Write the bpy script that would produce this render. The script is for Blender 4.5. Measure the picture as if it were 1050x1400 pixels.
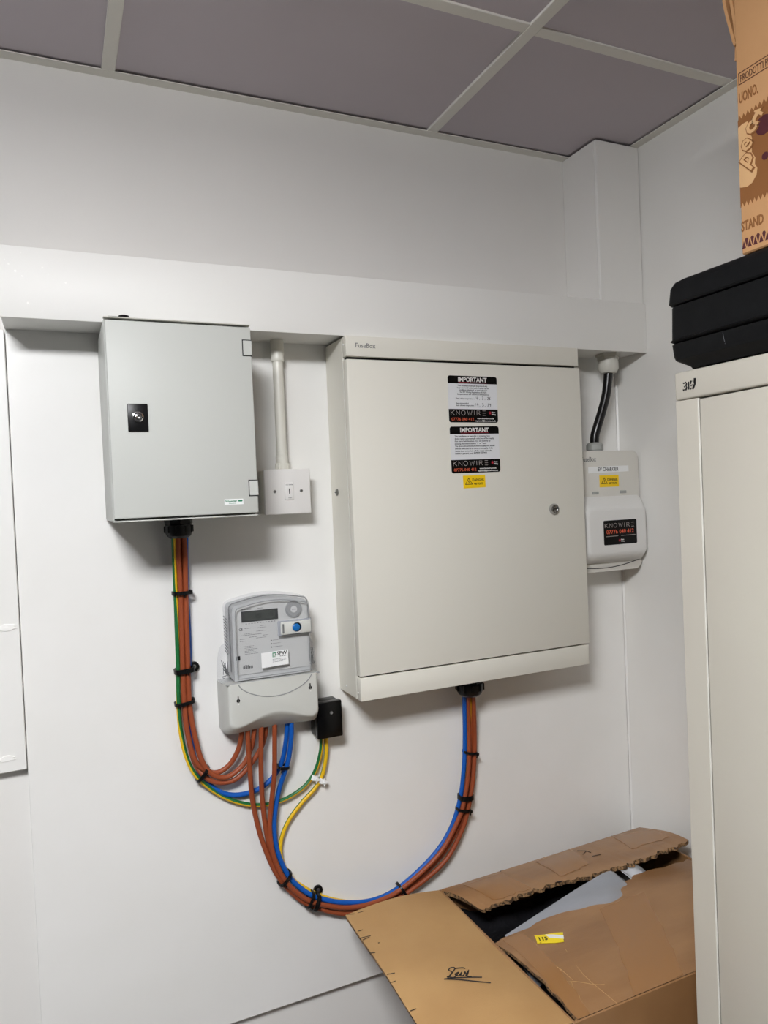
import bpy, bmesh, math, random
from mathutils import Vector, Matrix
random.seed(7)
for o in list(bpy.data.objects): bpy.data.objects.remove(o)
S = bpy.context.scene
COL = S.collection
ZC = 1.58                       # eye height above the floor; coordinates below are relative to the eye height

# ------------------------------------------------------------------ camera
FPX = 995.0
YAW, PITCH, ROLL = math.radians(24.2), math.radians(-1.1), math.radians(-2.45)
FWD = Vector((math.sin(YAW)*math.cos(PITCH), math.cos(YAW)*math.cos(PITCH), math.sin(PITCH)))
RT0 = Vector((math.cos(YAW), -math.sin(YAW), 0)); UP0 = RT0.cross(FWD)
RT = math.cos(ROLL)*RT0 + math.sin(ROLL)*UP0; UP = -math.sin(ROLL)*RT0 + math.cos(ROLL)*UP0
cd = bpy.data.cameras.new('camera'); cam = bpy.data.objects.new('camera', cd); COL.objects.link(cam)
cd.sensor_fit = 'HORIZONTAL'; cd.sensor_width = 36; cd.lens = 36*FPX/1050; cd.clip_start = .02
M = Matrix((RT, UP, -FWD)).transposed().to_4x4(); M.translation = (0, 0, ZC)
cam.matrix_world = M
S.camera = cam
# ------------------------------------------------------------------ world, exposure
w = bpy.data.worlds.new('world'); S.world = w; w.use_nodes = True
w.node_tree.nodes['Background'].inputs[0].default_value = (.9, .95, 1, 1)
w.node_tree.nodes['Background'].inputs[1].default_value = 0.0
S.view_settings.view_transform = 'Standard'; S.view_settings.look = 'None'
S.view_settings.gamma = 1; S.view_settings.use_curve_mapping = False
S.view_settings.exposure = 0.0
PANEL_STRENGTH = 94.0
LX, LY, LS = -.36, -.16, .225                  # centre and half size of the surface-mounted LED fitting on the ceiling

def ray(u, v): return RT*((u-525)/FPX) - UP*((v-700)/FPX) + FWD
def P(u, v, y=None, x=None, z=None):          # a measured point on the wall plane (or x / z plane) at its real depth
    d = ray(u, v)
    s = y/d.y if y is not None else (x/d.x if x is not None else z/d.z)
    return d*s
# ------------------------------------------------------------------ materials
def lin(c): return tuple((v/12.92 if v <= .04045 else ((v+.055)/1.055)**2.4) for v in (c[0]/255, c[1]/255, c[2]/255))
MATS = {}
def mat(name, rgb, rough=.5, metal=0, spec=.5, noise=None, bump=None, emit=None, coat=0):
    m = bpy.data.materials.new(name); m.use_nodes = True; nt = m.node_tree; b = nt.nodes['Principled BSDF']
    c = lin(rgb)+(1,)
    b.inputs['Base Color'].default_value = c; b.inputs['Roughness'].default_value = rough
    b.inputs['Metallic'].default_value = metal; b.inputs['Specular IOR Level'].default_value = spec
    b.inputs['Coat Weight'].default_value = coat
    tc = nt.nodes.new('ShaderNodeTexCoord')
    def ntex(scale, detail=4, stretch=None):
        n = nt.nodes.new('ShaderNodeTexNoise'); n.inputs['Scale'].default_value = scale; n.inputs['Detail'].default_value = detail
        mp = nt.nodes.new('ShaderNodeMapping'); nt.links.new(tc.outputs['Object'], mp.inputs[0])
        if stretch: mp.inputs['Scale'].default_value = stretch
        nt.links.new(mp.outputs[0], n.inputs['Vector']); return n
    if noise:                                    # (scale, rgb2, low, high[, stretch])
        n = ntex(noise[0], 5, noise[4] if len(noise) > 4 else None)
        r = nt.nodes.new('ShaderNodeValToRGB'); r.color_ramp.elements[0].position = noise[2]; r.color_ramp.elements[1].position = noise[3]
        r.color_ramp.elements[0].color = c; r.color_ramp.elements[1].color = lin(noise[1])+(1,)
        nt.links.new(n.outputs[0], r.inputs[0]); nt.links.new(r.outputs[0], b.inputs['Base Color'])
    if bump:                                     # (scale, strength, distance[, stretch])
        n = ntex(bump[0], 3, bump[3] if len(bump) > 3 else None)
        bp = nt.nodes.new('ShaderNodeBump'); bp.inputs['Strength'].default_value = bump[1]; bp.inputs['Distance'].default_value = bump[2]
        nt.links.new(n.outputs[0], bp.inputs['Height']); nt.links.new(bp.outputs[0], b.inputs['Normal'])
    if emit:
        b.inputs['Emission Color'].default_value = emit[0]+(1,); b.inputs['Emission Strength'].default_value = emit[1]
    MATS[name] = m; return m
mat('wall_paint', (236, 235, 231), .42, spec=.35, bump=(9, .10, .006), noise=(3, (231, 229, 224), .35, .7))
mat('wall_matt', (232, 230, 226), .7, bump=(30, .06, .002), noise=(2.2, (227, 225, 221), .4, .7))
mat('board_paint', (238, 237, 234), .33, bump=(7, .14, .008), noise=(4, (233, 232, 228), .35, .7))
mat('trunk_paint', (236, 235, 231), .45, spec=.3, bump=(5, .10, .006))
mat('store_grey', (112, 112, 114), .7, bump=(30, .06, .002))
mat('filler', (246, 245, 241), .4, bump=(60, .4, .002))
mat('caulk_gap', (70, 68, 66), .9)
mat('tile', (205, 198, 204), .95, spec=.1, noise=(2, (202, 195, 201), .4, .6))
mat('tee', (232, 230, 222), .5)
mat('void', (25, 25, 26), .9)
mat('floor', (84, 82, 80), .5, noise=(6, (72, 70, 68), .4, .6))
mat('fuse_grey', (224, 221, 210), .45, spec=.3, bump=(60, .03, .0003))
mat('fuse_edge', (212, 210, 201), .45, spec=.3)
mat('schn_grey', (195, 197, 192), .42, spec=.22, bump=(14, .04, .002))
mat('steel_grey', (196, 192, 179), .38, bump=(200, .1, .0005), noise=(2.5, (192, 186, 175), .35, .7))
mat('ev_grey', (214, 211, 203), .36)
mat('ev_cover', (222, 221, 218), .28)
mat('pvc_white', (224, 222, 212), .32)
mat('plate_white', (226, 224, 221), .35)
mat('gap', (14, 13, 12), .9)
mat('black_plastic', (8, 8, 9), .36, spec=.3, bump=(120, .08, .0006))
mat('black_gloss', (5, 5, 6), .25, spec=.3)
mat('case_black', (9, 10, 12), .6, spec=.18, bump=(180, .2, .0008), noise=(40, (15, 16, 18), .5, .75))
mat('case_scuff', (88, 90, 92), .8)
mat('chrome', (190, 190, 190), .16, metal=1)
mat('zinc', (150, 150, 148), .35, metal=1)
mat('brown_cable', (146, 71, 41), .45, spec=.35, bump=(40, .05, .001))
mat('blue_cable', (14, 86, 176), .45, spec=.35)
mat('green_cable', (24, 104, 52), .4)
mat('yellow_cable', (232, 188, 26), .4)
mat('black_cable', (14, 14, 15), .28)
mat('grey_gland', (158, 160, 156), .45)
mat('white_gland', (205, 203, 194), .45)
mat('meter_grey', (205, 206, 200), .40)
mat('meter_body', (186, 188, 188), .45)
mat('meter_face', (196, 197, 195), .5)
mat('lcd', (62, 66, 62), .25)
mat('lcd_seg', (38, 42, 39), .3)
mat('lcd_frame', (48, 50, 49), .3)
mat('port_grey', (150, 152, 152), .4)
mat('port_pale', (205, 206, 205), .4)
mat('button_blue', (16, 104, 176), .3)
mat('sticker_white', (226, 227, 229), .4)
mat('paper_white', (238, 239, 238), .45)
mat('sticker_black', (6, 5, 5), .4, spec=.2)
mat('ink_black', (20, 20, 20), .6)
mat('ink_grey', (112, 113, 113), .6)
mat('ink_white', (235, 233, 230), .5)
mat('ink_silver', (176, 168, 164), .5)
mat('ink_orange', (224, 98, 66), .5)
mat('ink_red', (196, 40, 62), .5)
mat('ink_green', (34, 126, 88), .5)
mat('sticker_yellow', (246, 204, 10), .45)
mat('label_yellow', (250, 222, 24), .45)
mat('card_out', (158, 118, 78), .42, noise=(5, (138, 99, 62), .35, .7, (1, 4, 1)), bump=(70, .12, .002, (1, 8, 1)), coat=.15)
mat('card_in', (182, 144, 94), .62, noise=(7, (170, 131, 83), .35, .7), bump=(90, .22, .002, (1, 9, 1)))
mat('card_flute', (150, 116, 78), .8, noise=(210, (58, 42, 28), .42, .58))
mat('card_tape', (150, 108, 66), .22)
mat('card_tan', (196, 150, 104), .6, noise=(6, (184, 138, 92), .35, .7), bump=(60, .10, .002, (1, 6, 1)))
mat('print_brown', (132, 84, 40), .6)
mat('print_dark', (84, 46, 24), .6)
mat('print_cream', (206, 164, 116), .6)
mat('print_maroon', (76, 26, 34), .6)
mat('marker', (34, 30, 30), .6)
mat('bag_dark', (30, 30, 33), .3, bump=(18, .5, .02))
mat('diffuser', (255, 255, 255), .5, emit=((.97, .98, 1.0), PANEL_STRENGTH))
# clear plastic: fresnel mix of see-through and gloss
def clear(name, tint, gloss):
    m = bpy.data.materials.new(name); m.use_nodes = True; nt = m.node_tree; nt.nodes.clear()
    out = nt.nodes.new('ShaderNodeOutputMaterial'); mx = nt.nodes.new('ShaderNodeMixShader')
    tr = nt.nodes.new('ShaderNodeBsdfTransparent'); tr.inputs[0].default_value = lin(tint)+(1,)
    pb = nt.nodes.new('ShaderNodeBsdfPrincipled'); pb.inputs['Base Color'].default_value = lin((205, 207, 212))+(1,); pb.inputs['Roughness'].default_value = .12
    fr = nt.nodes.new('ShaderNodeLayerWeight'); fr.inputs[0].default_value = .5
    pw = nt.nodes.new('ShaderNodeMath'); pw.operation = 'POWER'; pw.inputs[1].default_value = 3.5
    ad = nt.nodes.new('ShaderNodeMath'); ad.operation = 'MULTIPLY_ADD'; ad.inputs[1].default_value = .55; ad.inputs[2].default_value = gloss
    nt.links.new(fr.outputs['Facing'], pw.inputs[0]); nt.links.new(pw.outputs[0], ad.inputs[0]); nt.links.new(ad.outputs[0], mx.inputs[0])
    nt.links.new(tr.outputs[0], mx.inputs[1]); nt.links.new(pb.outputs[0], mx.inputs[2]); nt.links.new(mx.outputs[0], out.inputs[0])
    MATS[name] = m
clear('clear_cover', (252, 252, 253), .03)
clear('clear_bag', (222, 226, 232), .42)
mat('bag_white', (196, 199, 204), .3)

# ------------------------------------------------------------------ mesh helpers
def bmnew(): return bmesh.new()
def rbox(bm, x0, x1, y0, y1, z0, z1, bev=0, seg=2):
    r = bmesh.ops.create_cube(bm, size=1); vs = r['verts']
    for v in vs:
        v.co = Vector(((x0+x1)/2+v.co.x*(x1-x0), (y0+y1)/2+v.co.y*(y1-y0), (z0+z1)/2+v.co.z*(z1-z0)))
    if bev:
        es = list({e for v in vs for e in v.link_edges})
        bmesh.ops.bevel(bm, geom=es, offset=bev, segments=seg, profile=.5, affect='EDGES')
    return bm
class Frame:
    def __init__(s, O, ex, ey): s.O, s.ex, s.ey = Vector(O), Vector(ex).normalized(), Vector(ey).normalized(); s.n = s.ex.cross(s.ey)
    def __call__(s, a, b, d=0): return s.O + a*s.ex + b*s.ey + d*s.n
def FY(y): return Frame((0, y, 0), (1, 0, 0), (0, 0, 1))       # faces the room (-Y): a = x, b = z, d towards the room
def FX(x): return Frame((x, 0, 0), (0, -1, 0), (0, 0, 1))      # faces -X: a = -y, b = z
def ext(bm, F, poly, d0, d1, slot=0):                           # a polygon with thickness
    n = len(poly)
    a = [bm.verts.new(F(p[0], p[1], d0)) for p in poly]; b = [bm.verts.new(F(p[0], p[1], d1)) for p in poly]
    fs = [bm.faces.new(b), bm.faces.new(a[::-1])]
    for i in range(n): fs.append(bm.faces.new((a[i], a[(i+1) % n], b[(i+1) % n], b[i])))
    for f in fs: f.material_index = slot
def rr(x0, x1, z0, z1, r, seg=4):                               # rounded rectangle outline
    pts = []
    for cx, cz, a0 in ((x1-r, z1-r, 0), (x0+r, z1-r, 90), (x0+r, z0+r, 180), (x1-r, z0+r, 270)):
        for k in range(seg+1):
            a = math.radians(a0+90*k/seg); pts.append((cx+r*math.cos(a), cz+r*math.sin(a)))
    return pts
def circ(cx, cz, r, n=24, a0=0): return [(cx+r*math.cos(a0+2*math.pi*k/n), cz+r*math.sin(a0+2*math.pi*k/n)) for k in range(n)]
def loft(bm, rings, cap=(True, True)):
    vs = [[bm.verts.new(p) for p in r] for r in rings]; n = len(rings[0])
    for a, b in zip(vs, vs[1:]):
        for i in range(n): bm.faces.new((a[i], a[(i+1) % n], b[(i+1) % n], b[i]))
    if cap[0]: bm.faces.new(vs[0][::-1])
    if cap[1]: bm.faces.new(vs[-1])
def lathe(bm, prof, O, axis, n=24):                             # prof: (radius, height along axis)
    ax = Vector(axis).normalized(); t = Vector((0, 0, 1)) if abs(ax.z) < .9 else Vector((1, 0, 0))
    e1 = ax.cross(t).normalized(); e2 = ax.cross(e1)
    rings = [[Vector(O)+ax*h+(e1*math.cos(2*math.pi*k/n)+e2*math.sin(2*math.pi*k/n))*r for k in range(n)] for r, h in prof]
    loft(bm, rings)
def spline(pts, sub=8):
    pts = [Vector(p) for p in pts]; out = []
    q = [2*pts[0]-pts[1]]+pts+[2*pts[-1]-pts[-2]]
    for i in range(1, len(q)-2):
        p0, p1, p2, p3 = q[i-1:i+3]
        for k in range(sub):
            t = k/sub
            out.append(.5*((2*p1)+(p2-p0)*t+(2*p0-5*p1+4*p2-p3)*t*t+(3*p1-p0-3*p2+p3)*t**3))
    out.append(pts[-1]); return out
def tube(bm, pts, r, n=12, twist=None, flat=1.0):
    rings = []; m = len(pts); acc = 0
    for i, p in enumerate(pts):
        t = (pts[min(i+1, m-1)]-pts[max(i-1, 0)]).normalized()
        ref = Vector((0, -1, 0)) if abs(t.y) < .95 else Vector((0, 0, 1))
        e1 = t.cross(ref).normalized(); e2 = e1.cross(t)
        a0 = twist(i/(m-1)) if twist else 0
        rr_ = r(i/(m-1)) if callable(r) else r
        rings.append([p+rr_*(e1*math.cos(a0+2*math.pi*k/n)+flat*e2*math.sin(a0+2*math.pi*k/n)) for k in range(n)])
    loft(bm, rings)
def sheet(bm, fn, nu, nv, th, slot=(0, 0, 1)):                  # thin sheet: top slot, under slot, edge slot
    e = 1e-3
    def nrm(u, v):
        a = fn(min(u+e, 1), v)-fn(max(u-e, 0), v); b = fn(u, min(v+e, 1))-fn(u, max(v-e, 0)); return a.cross(b).normalized()
    T = [[bm.verts.new(fn(i/nu, j/nv)) for j in range(nv+1)] for i in range(nu+1)]
    B = [[bm.verts.new(fn(i/nu, j/nv)-nrm(i/nu, j/nv)*th) for j in range(nv+1)] for i in range(nu+1)]
    for i in range(nu):
        for j in range(nv):
            f = bm.faces.new((T[i][j], T[i+1][j], T[i+1][j+1], T[i][j+1])); f.material_index = slot[0]
            f = bm.faces.new((B[i][j+1], B[i+1][j+1], B[i+1][j], B[i][j])); f.material_index = slot[1]
    def side(a, b):
        for k in range(len(a)-1):
            f = bm.faces.new((a[k+1], a[k], b[k], b[k+1])); f.material_index = slot[2]
    side(T[0], B[0]); side(T[nu][::-1], B[nu][::-1])
    side([T[i][0] for i in range(nu+1)][::-1], [B[i][0] for i in range(nu+1)][::-1]); side([T[i][nv] for i in range(nu+1)], [B[i][nv] for i in range(nu+1)])
def obj(name, bm, mats, parent=None, smooth=35, label=None):
    bmesh.ops.recalc_face_normals(bm, faces=bm.faces)
    for v in bm.verts: v.co.z += ZC
    me = bpy.data.meshes.new(name); bm.to_mesh(me); bm.free()
    for m in ([mats] if isinstance(mats, str) else mats): me.materials.append(MATS[m])
    if smooth:
        for p in me.polygons: p.use_smooth = True
        me.set_sharp_from_angle(angle=math.radians(smooth))
    o = bpy.data.objects.new(name, me); COL.objects.link(o)
    setp(o, parent)
    if label: o['label'] = label
    return o
def setp(o, parent):
    if parent:
        o.parent = parent
        if parent.type == 'EMPTY': o.matrix_parent_inverse = Matrix.Translation(-parent.location)
def thing(name, label, cat, loc, group=None):
    o = bpy.data.objects.new(name, None); COL.objects.link(o); o.empty_display_size = .05
    o.location = (loc[0], loc[1], loc[2]+ZC); tag(o, label, cat, group); return o
def tag(o, label, cat, group=None):
    o['label'] = label; o['category'] = cat
    if group: o['group'] = group
    return o
def struct(o): o['kind'] = 'structure'; return o
def box(name, mats, parent, *a, bev=0, seg=2, **k): return obj(name, rbox(bmnew(), *a, bev=bev, seg=seg), mats, parent, **k)
def flat(name, m, parent, F, poly, d0, d1, label=None):
    bm = bmnew(); ext(bm, F, poly, d0, d1); return obj(name, bm, m, parent, label=label)
def text(items, m, parent, F, d, name='lettering', th=.0002):
    """items: (string, left, baseline, width, cap height[, bold offset[, shear]]) fitted into its box on the frame."""
    bm = bmnew()
    for it in items:
        s, x, z, wd, h = it[:5]; bold = it[5] if len(it) > 5 else 0; sh = it[6] if len(it) > 6 else 0
        c = bpy.data.curves.new('t', 'FONT'); c.body = s; c.resolution_u = 2; c.offset = bold; c.shear = sh; c.size = 1; c.extrude = .01
        o = bpy.data.objects.new('t', c); COL.objects.link(o)
        bpy.context.view_layer.update()
        me = bpy.data.meshes.new_from_object(o.evaluated_get(bpy.context.evaluated_depsgraph_get()))
        xs = [v.co.x for v in me.vertices]; x0, x1 = min(xs), max(xs)
        base = len(bm.verts); vs = []
        for v in me.vertices:
            vs.append(bm.verts.new(F(x+(v.co.x-x0)/(x1-x0)*wd, z+v.co.y/.69*h, d+(th if v.co.z > 0 else -th))))
        for p in me.polygons:
            try: bm.faces.new([vs[i] for i in p.vertices])
            except ValueError: pass
        bpy.data.objects.remove(o); bpy.data.curves.remove(c); bpy.data.meshes.remove(me)
    return obj(name, bm, m, parent, smooth=0)
def strokes(name, m, parent, lines, r=.0006, flatn=None):
    bm = bmnew()
    for l in lines: tube(bm, [Vector(p) for p in l], r, 5)
    return obj(name, bm, m, parent)

# ================================================================== the room
YW, YB, XR, ZT = 1.468, 1.45, 1.316, .816       # wall, mounting-board face, right wall, ceiling
XL, YR, ZF = -2.9, -3.4, -ZC
struct(box('floor', 'floor', None, XL-.1, XR+.1, YR-.1, YW+.1, ZF-.1, ZF))
struct(box('wall_back', 'wall_matt', None, XL-.1, XR+.1, YW, YW+.1, ZF, 1.05))
struct(box('wall_right', 'wall_paint', None, XR, XR+.1, YR-.1, YW, ZF, 1.05))
struct(box('wall_left', 'store_grey', None, XL-.1, XL, YR-.1, YW, ZF, 1.05))
struct(box('wall_rear', 'store_grey', None, XL, XR, YR-.1, YR, ZF, 1.05))
ceil = struct(box('ceiling', 'void', None, XL, XR, YR, YW, .95, 1.05))
GX = [.126+.682*k for k in (-4, -3, -2, -1, 0, 1)]; GY = [1.069-.682*k for k in range(7)]
BW = .012
xs = [XL]+[g for g in GX if g > XL]+[XR]; ys = [YR]+sorted(g for g in GY if g > YR)+[YW]
for g in GX:
    if g > XL: box('tee_bar', 'tee', ceil, g-BW, g+BW, YR, YW-.02, ZT, ZT+.03, bev=.0008, seg=1)
for g in GY:
    for i in range(len(xs)-1): box('tee_bar', 'tee', ceil, xs[i]+BW, xs[i+1]-BW, g-BW, g+BW, ZT+.0006, ZT+.03, bev=.0008, seg=1)
for i in range(len(xs)-1):
    for j in range(len(ys)-1):
        X0, X1, Y0, Y1 = xs[i]+.010, xs[i+1]-.010, ys[j]+.010, ys[j+1]-.010
        t = random.uniform(.003, .006)
        box('ceiling_tile', 'tile', ceil, X0, X1, Y0, Y1, ZT+t, ZT+t+.015)
for args in ((XL, XR, YW-.024, YW), (XL, XR, YR, YR+.024), (XL, XL+.024, YR, YW), (XR-.024, XR, YR, YW)):
    x0, x1, y0, y1 = args
    box('wall_angle', 'tee', ceil, x0, x1, y0, y1, ZT-.0005, ZT+.0012)
lt = thing('ceiling_light', 'square white surface-mounted opal light fitting on the ceiling', 'ceiling light', (LX, LY, ZT-.062))
PX0, PX1, PY0, PY1 = LX-LS, LX+LS, LY-LS, LY+LS
box('housing', 'tee', lt, PX0-.012, PX1+.012, PY0-.012, PY1+.012, ZT-.016, ZT-.0008, bev=.003)
box('diffuser', 'diffuser', lt, PX0, PX1, PY0, PY1, ZT-.062, ZT-.0165, bev=.012, seg=3)

# mounting board, left panel, corner bead
bd = tag(box('mounting_board', 'board_paint', None, -.0684, XR-.004, YB, YW-.0005, -1.036, .43, bev=.0012, seg=1),
    'large white painted mounting board carrying the meter and cabinets', 'board')
lp = struct(box('trim_1', 'board_paint', None, XL+.002, -.0695, YB-.006, YW-.0005, -.456, .325, bev=.0015, seg=1))
for (u, v, r) in ((9, 858, .011), (9, 1038, .010)):
    bm = bmnew(); c = P(u, v, y=YB-.006)
    n = 14; ring = []
    for k in range(n):
        a = 2*math.pi*k/n; q = r*random.uniform(.6, 1.1); ring.append((c.x+1.6*q*math.cos(a), c.z+.55*q*math.sin(a)))
    ext(bm, FY(YB-.006), ring, -.0005, .0016); obj('filler_patch', bm, 'filler', lp)
cb = bmnew(); ext(cb, Frame((0, 0, -1.03), (1, 0, 0), (0, 1, 0)), [(XR-.0045, YB-.0005), (XR-.0005, YB-.0045), (XR-.0005, YB-.0005)], 0, 1.35)
struct(obj('trim_2', cb, 'board_paint', None))

# ---------------------------------------------------------------- trunking and corner boxing
YT = 1.34
tr = thing('cable_trunking', 'long white boxed-in cable trunking running across the wall above the cabinets', 'trunking', (.6, 1.4, .327))
bm = bmnew()
rbox(bm, -.069, XR-.0005, YT+.006, YB-.0005, .327, .340, bev=.0008, seg=1)
rbox(bm, -.069, XR-.0005, YT+.006, YW-.0005, .4305, .4395)
rbox(bm, -.069, -.062, YT+.006, YB-.0005, .340, .4305)
obj('body', bm, 'trunk_paint', tr)
box('cover_board', 'trunk_paint', tr, -.070, XR-.0005, YT, YT+.0058, .3225, .4405, bev=.0016, seg=2)
rng = random.Random(3)
for k in range(9):
    x = rng.uniform(-.06, .05); z = rng.uniform(.345, .43); flat('paint_drip', 'filler', tr, FY(YT), circ(x, z, rng.uniform(.0008, .002), 7), -.0002, .0005)
cx = thing('corner_boxing', 'white vertical pipe boxing in the corner between trunking and ceiling', 'boxing', (1.25, 1.4, .44))
box('side_board', 'wall_matt', cx, 1.185, 1.191, 1.3545, YW-.0005, .441, ZT-.001, bev=.0006, seg=1)
box('front_board', 'trunk_paint', cx, 1.1855, XR-.0015, 1.346, 1.354, .441, ZT-.001, bev=.001, seg=1)

# ================================================================== left enclosure
YS = 1.262
E0, E1, B0, B1 = .0835, .3245, -.0205, .3165
en = thing('electrical_enclosure', 'light grey wall-mounted enclosure with black lock plate, left of the key switch', 'enclosure', (.2, 1.36, B0))
bm = bmnew(); rbox(bm, E0, E1, YS+.016, YB-.0008, B0, B1-.002, bev=.004, seg=2); obj('body', bm, 'schn_grey', en)
bm = bmnew()     # raised rim behind the door
rbox(bm, E0+.003, E1-.003, YS+.010, YS+.0165, B0+.003, B1-.006); obj('door_gasket', bm, 'gap', en)
bm = bmnew(); rbox(bm, E0+.0015, E1+.001, YS, YS+.012, B0+.0045, B1-.007, bev=.0028, seg=2); obj('door', bm, 'schn_grey', en)
box('bottom_rim', 'schn_grey', en, E0, E1, YS+.001, YS+.0162, B0-.0012, B0+.0012, bev=.001, seg=1)
box('top_rim', 'fuse_edge', en, E0, E1+.001, YS+.002, YS+.0162, B1-.0035, B1-.0015, bev=.0008, seg=1)
for zz in (.273, .0275):      # hinge covers
    bm = bmnew(); rbox(bm, E1-.0155, E1+.0012, YS-.0003, YS+.006, zz-.0145, zz+.0145); g = obj('hinge_recess', bm, 'gap', en)
    box('hinge_cover', 'schn_grey', g, E1-.0140, E1+.0018, YS-.0010, YS+.006, zz-.0130, zz+.0130, bev=.0008, seg=1)
lk = box('lock_plate', 'black_plastic', en, .1135, .1455, YS-.003, YS+.001, .1265, .1725, bev=.0012, label='black lock plate')
bm = bmnew(); lathe(bm, [(.0090, 0), (.0090, .0022), (.0072, .0028), (.0066, .0016), (.0045, .0016), (.0045, .0034), (.003, .0038), (0.0008, .0030)], (.1292, YS-.003, .1505), (0, -1, 0)); obj('lock_barrel', bm, 'chrome', lk)
box('lock_slot', 'gap', lk, .1195, .1389, YS-.0049, YS-.0047, .1494, .1510)
Fs = FY(YS)
lb = flat('brand_label', 'paper_white', en, Fs, [(.2655, -.0002), (.2985, -.0002), (.2985, .0095), (.2655, .0095)], 0, .0004)
text([('Schneider', .267, .0045, .0205, .0033, .02)], 'ink_green', lb, Fs, .0006)
text([('Electric', .2735, .0012, .012, .0018)], 'ink_green', lb, Fs, .0006)
flat('logo_mark', 'ink_green', lb, Fs, rr(.2895, .2970, .0046, .0074, .0012), .0004, .0007)
bm = bmnew(); lathe(bm, [(.012, 0), (.012, .004), (.008, .010), (0.0005, .012)], (.118, YS+.03, B1-.0025), (0, 0, 1), 16)
rbox(bm, .092, .112, YS+.022, YS+.036, B1-.002, B1+.004, bev=.001); obj('top_plug', bm, 'black_plastic', en)
# gland below
def gland(parent, cx, cy, ztop, s=1.0, m='black_plastic', n=8):
    bm = bmnew()
    lathe(bm, [(.0265*s, 0), (.0265*s, .011*s), (.0255*s, .012*s), (.0255*s, .013*s)], (cx, cy, ztop), (0, 0, -1), n)
    a = obj('gland', bm, m, parent, smooth=25)
    bm = bmnew()
    lathe(bm, [(.0262*s, .0135*s), (.0262*s, .026*s), (.0225*s, .034*s), (.0165*s, .0385*s), (.0145*s, .0385*s)], (cx, cy, ztop), (0, 0, -1), 20)
    for k in range(10):
        a_ = 2*math.pi*k/10; x = cx+.0262*s*math.cos(a_); y = cy+.0262*s*math.sin(a_)
        rbox(bm, x-.0014*s, x+.0014*s, y-.0014*s, y+.0014*s, ztop-.027*s, ztop-.0145*s)
    obj('gland_nut', bm, m, a, smooth=25); return a
g1 = P(244, 716, y=1.405)
gland(en, g1.x, 1.405, B0-.0005, .98)

# ================================================================== key switch and conduit
sw = thing('key_switch', 'square white surface key switch plate below the white conduit', 'switch', (.42, 1.43, -.024))
box('back_box', 'pvc_white', sw, .3745, .4665, 1.408, YB-.0008, -.0225, .0645, bev=.003)
pl = box('plate', 'plate_white', sw, .3735, .4690, 1.399, 1.4075, -.0240, .0660, bev=.0025, seg=3)
for x in (.3945, .4490):
    bm = bmnew(); lathe(bm, [(.0033, 0), (.0033, .0006), (.0022, .0010), (.0003, .0010)], (x, 1.399, .0218), (0, -1, 0), 14); s_ = obj('screw', bm, 'zinc', sw)
    box('screw_slot', 'gap', s_, x-.0026, x+.0026, 1.3976, 1.3979, .0213, .0223)
km = box('key_module', 'plate_white', sw, .4150, .4330, 1.3965, 1.3995, .0045, .0385, bev=.0012)
Fk = FY(1.3965)
box('key_slot', 'gap', km, .4229, .4251, 1.3960, 1.3966, .0165, .0270, bev=.0003, seg=1)
text([('FIRE ALARM', .4165, .0335, .015, .0017, .01)], 'ink_grey', km, Fk, .0002)
text([('TEST', .4205, .0075, .008, .0017, .01)], 'ink_grey', km, Fk, .0002)
cp = thing('conduit', 'white plastic conduit dropping from trunking to the key switch', 'conduit', (.42, 1.428, .066))
cxx, cyy = .4205, 1.428
bm = bmnew(); lathe(bm, [(.0105, 0), (.0105, .2)], (cxx, cyy, .088), (0, 0, 1), 24); obj('pipe', bm, 'pvc_white', cp)
bm = bmnew(); lathe(bm, [(.0118, 0), (.0135, .003), (.0135, .0075), (.0128, .010), (.0136, .020), (.0136, .043)], (cxx, cyy, .2835), (0, 0, 1), 24); obj('upper_coupler', bm, 'pvc_white', cp)
bm = bmnew(); lathe(bm, [(.0132, 0), (.0132, .012), (.0122, .0125), (.0122, .027), (.0112, .028)], (cxx, cyy, .0664), (0, 0, 1), 24)
for k in range(16):
    a = 2*math.pi*k/16; x = cxx+.0132*math.cos(a); y = cyy+.0132*math.sin(a); rbox(bm, x-.0010, x+.0010, y-.0010, y+.0010, .0665, .0780)
obj('lower_coupler', bm, 'pvc_white', cp, smooth=25)

# ================================================================== distribution board
YD = 1.331
D0, D1, DB, DT = .5315, 1.0990, -.4010, .3222
db = thing('distribution_board', 'large light grey metal distribution board cabinet with two black-and-white notice stickers', 'electrical cabinet', (.81, 1.39, DB))
bm = bmnew(); rbox(bm, D0, D1, YD+.0215, YB-.0008, DB, DT, bev=.0012, seg=1); obj('body', bm, 'fuse_grey', db)
bm = bmnew(); rbox(bm, D0, D1, YD, YD+.0214, .2815, DT, bev=.0015, seg=2); obj('top_panel', bm, 'fuse_grey', db)
bm = bmnew(); rbox(bm, D0, D1, YD, YD+.0214, DB, -.3555, bev=.0015, seg=2); obj('bottom_panel', bm, 'fuse_grey', db)
box('door_gap', 'gap', db, D0+.004, D1-.004, YD+.010, YD+.0214, -.3554, .2814)
ang = math.radians(0.5); # the door stands very slightly proud on the lock side
def dwarp(bm):
    for v in bm.verts: v.co.y -= (v.co.x-D0)*math.tan(ang)
    return bm
door = obj('door', dwarp(rbox(bmnew(), D0+.0005, D1, YD+.0012, YD+.0208, -.3520, .2762, bev=.0018, seg=2)), 'fuse_grey', db)
def yd(x): return YD+.0012-(x-D0)*math.tan(ang)
Fd = Frame((D0, YD+.0012, 0), (math.cos(ang), -math.sin(ang), 0), (0, 0, 1))
class FdX:      # same frame, addressed by world x
    n = Fd.n
    def __call__(s, a, b, d=0): return Fd((a-D0)/math.cos(ang), b, d)
Fd2 = FdX()
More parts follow.
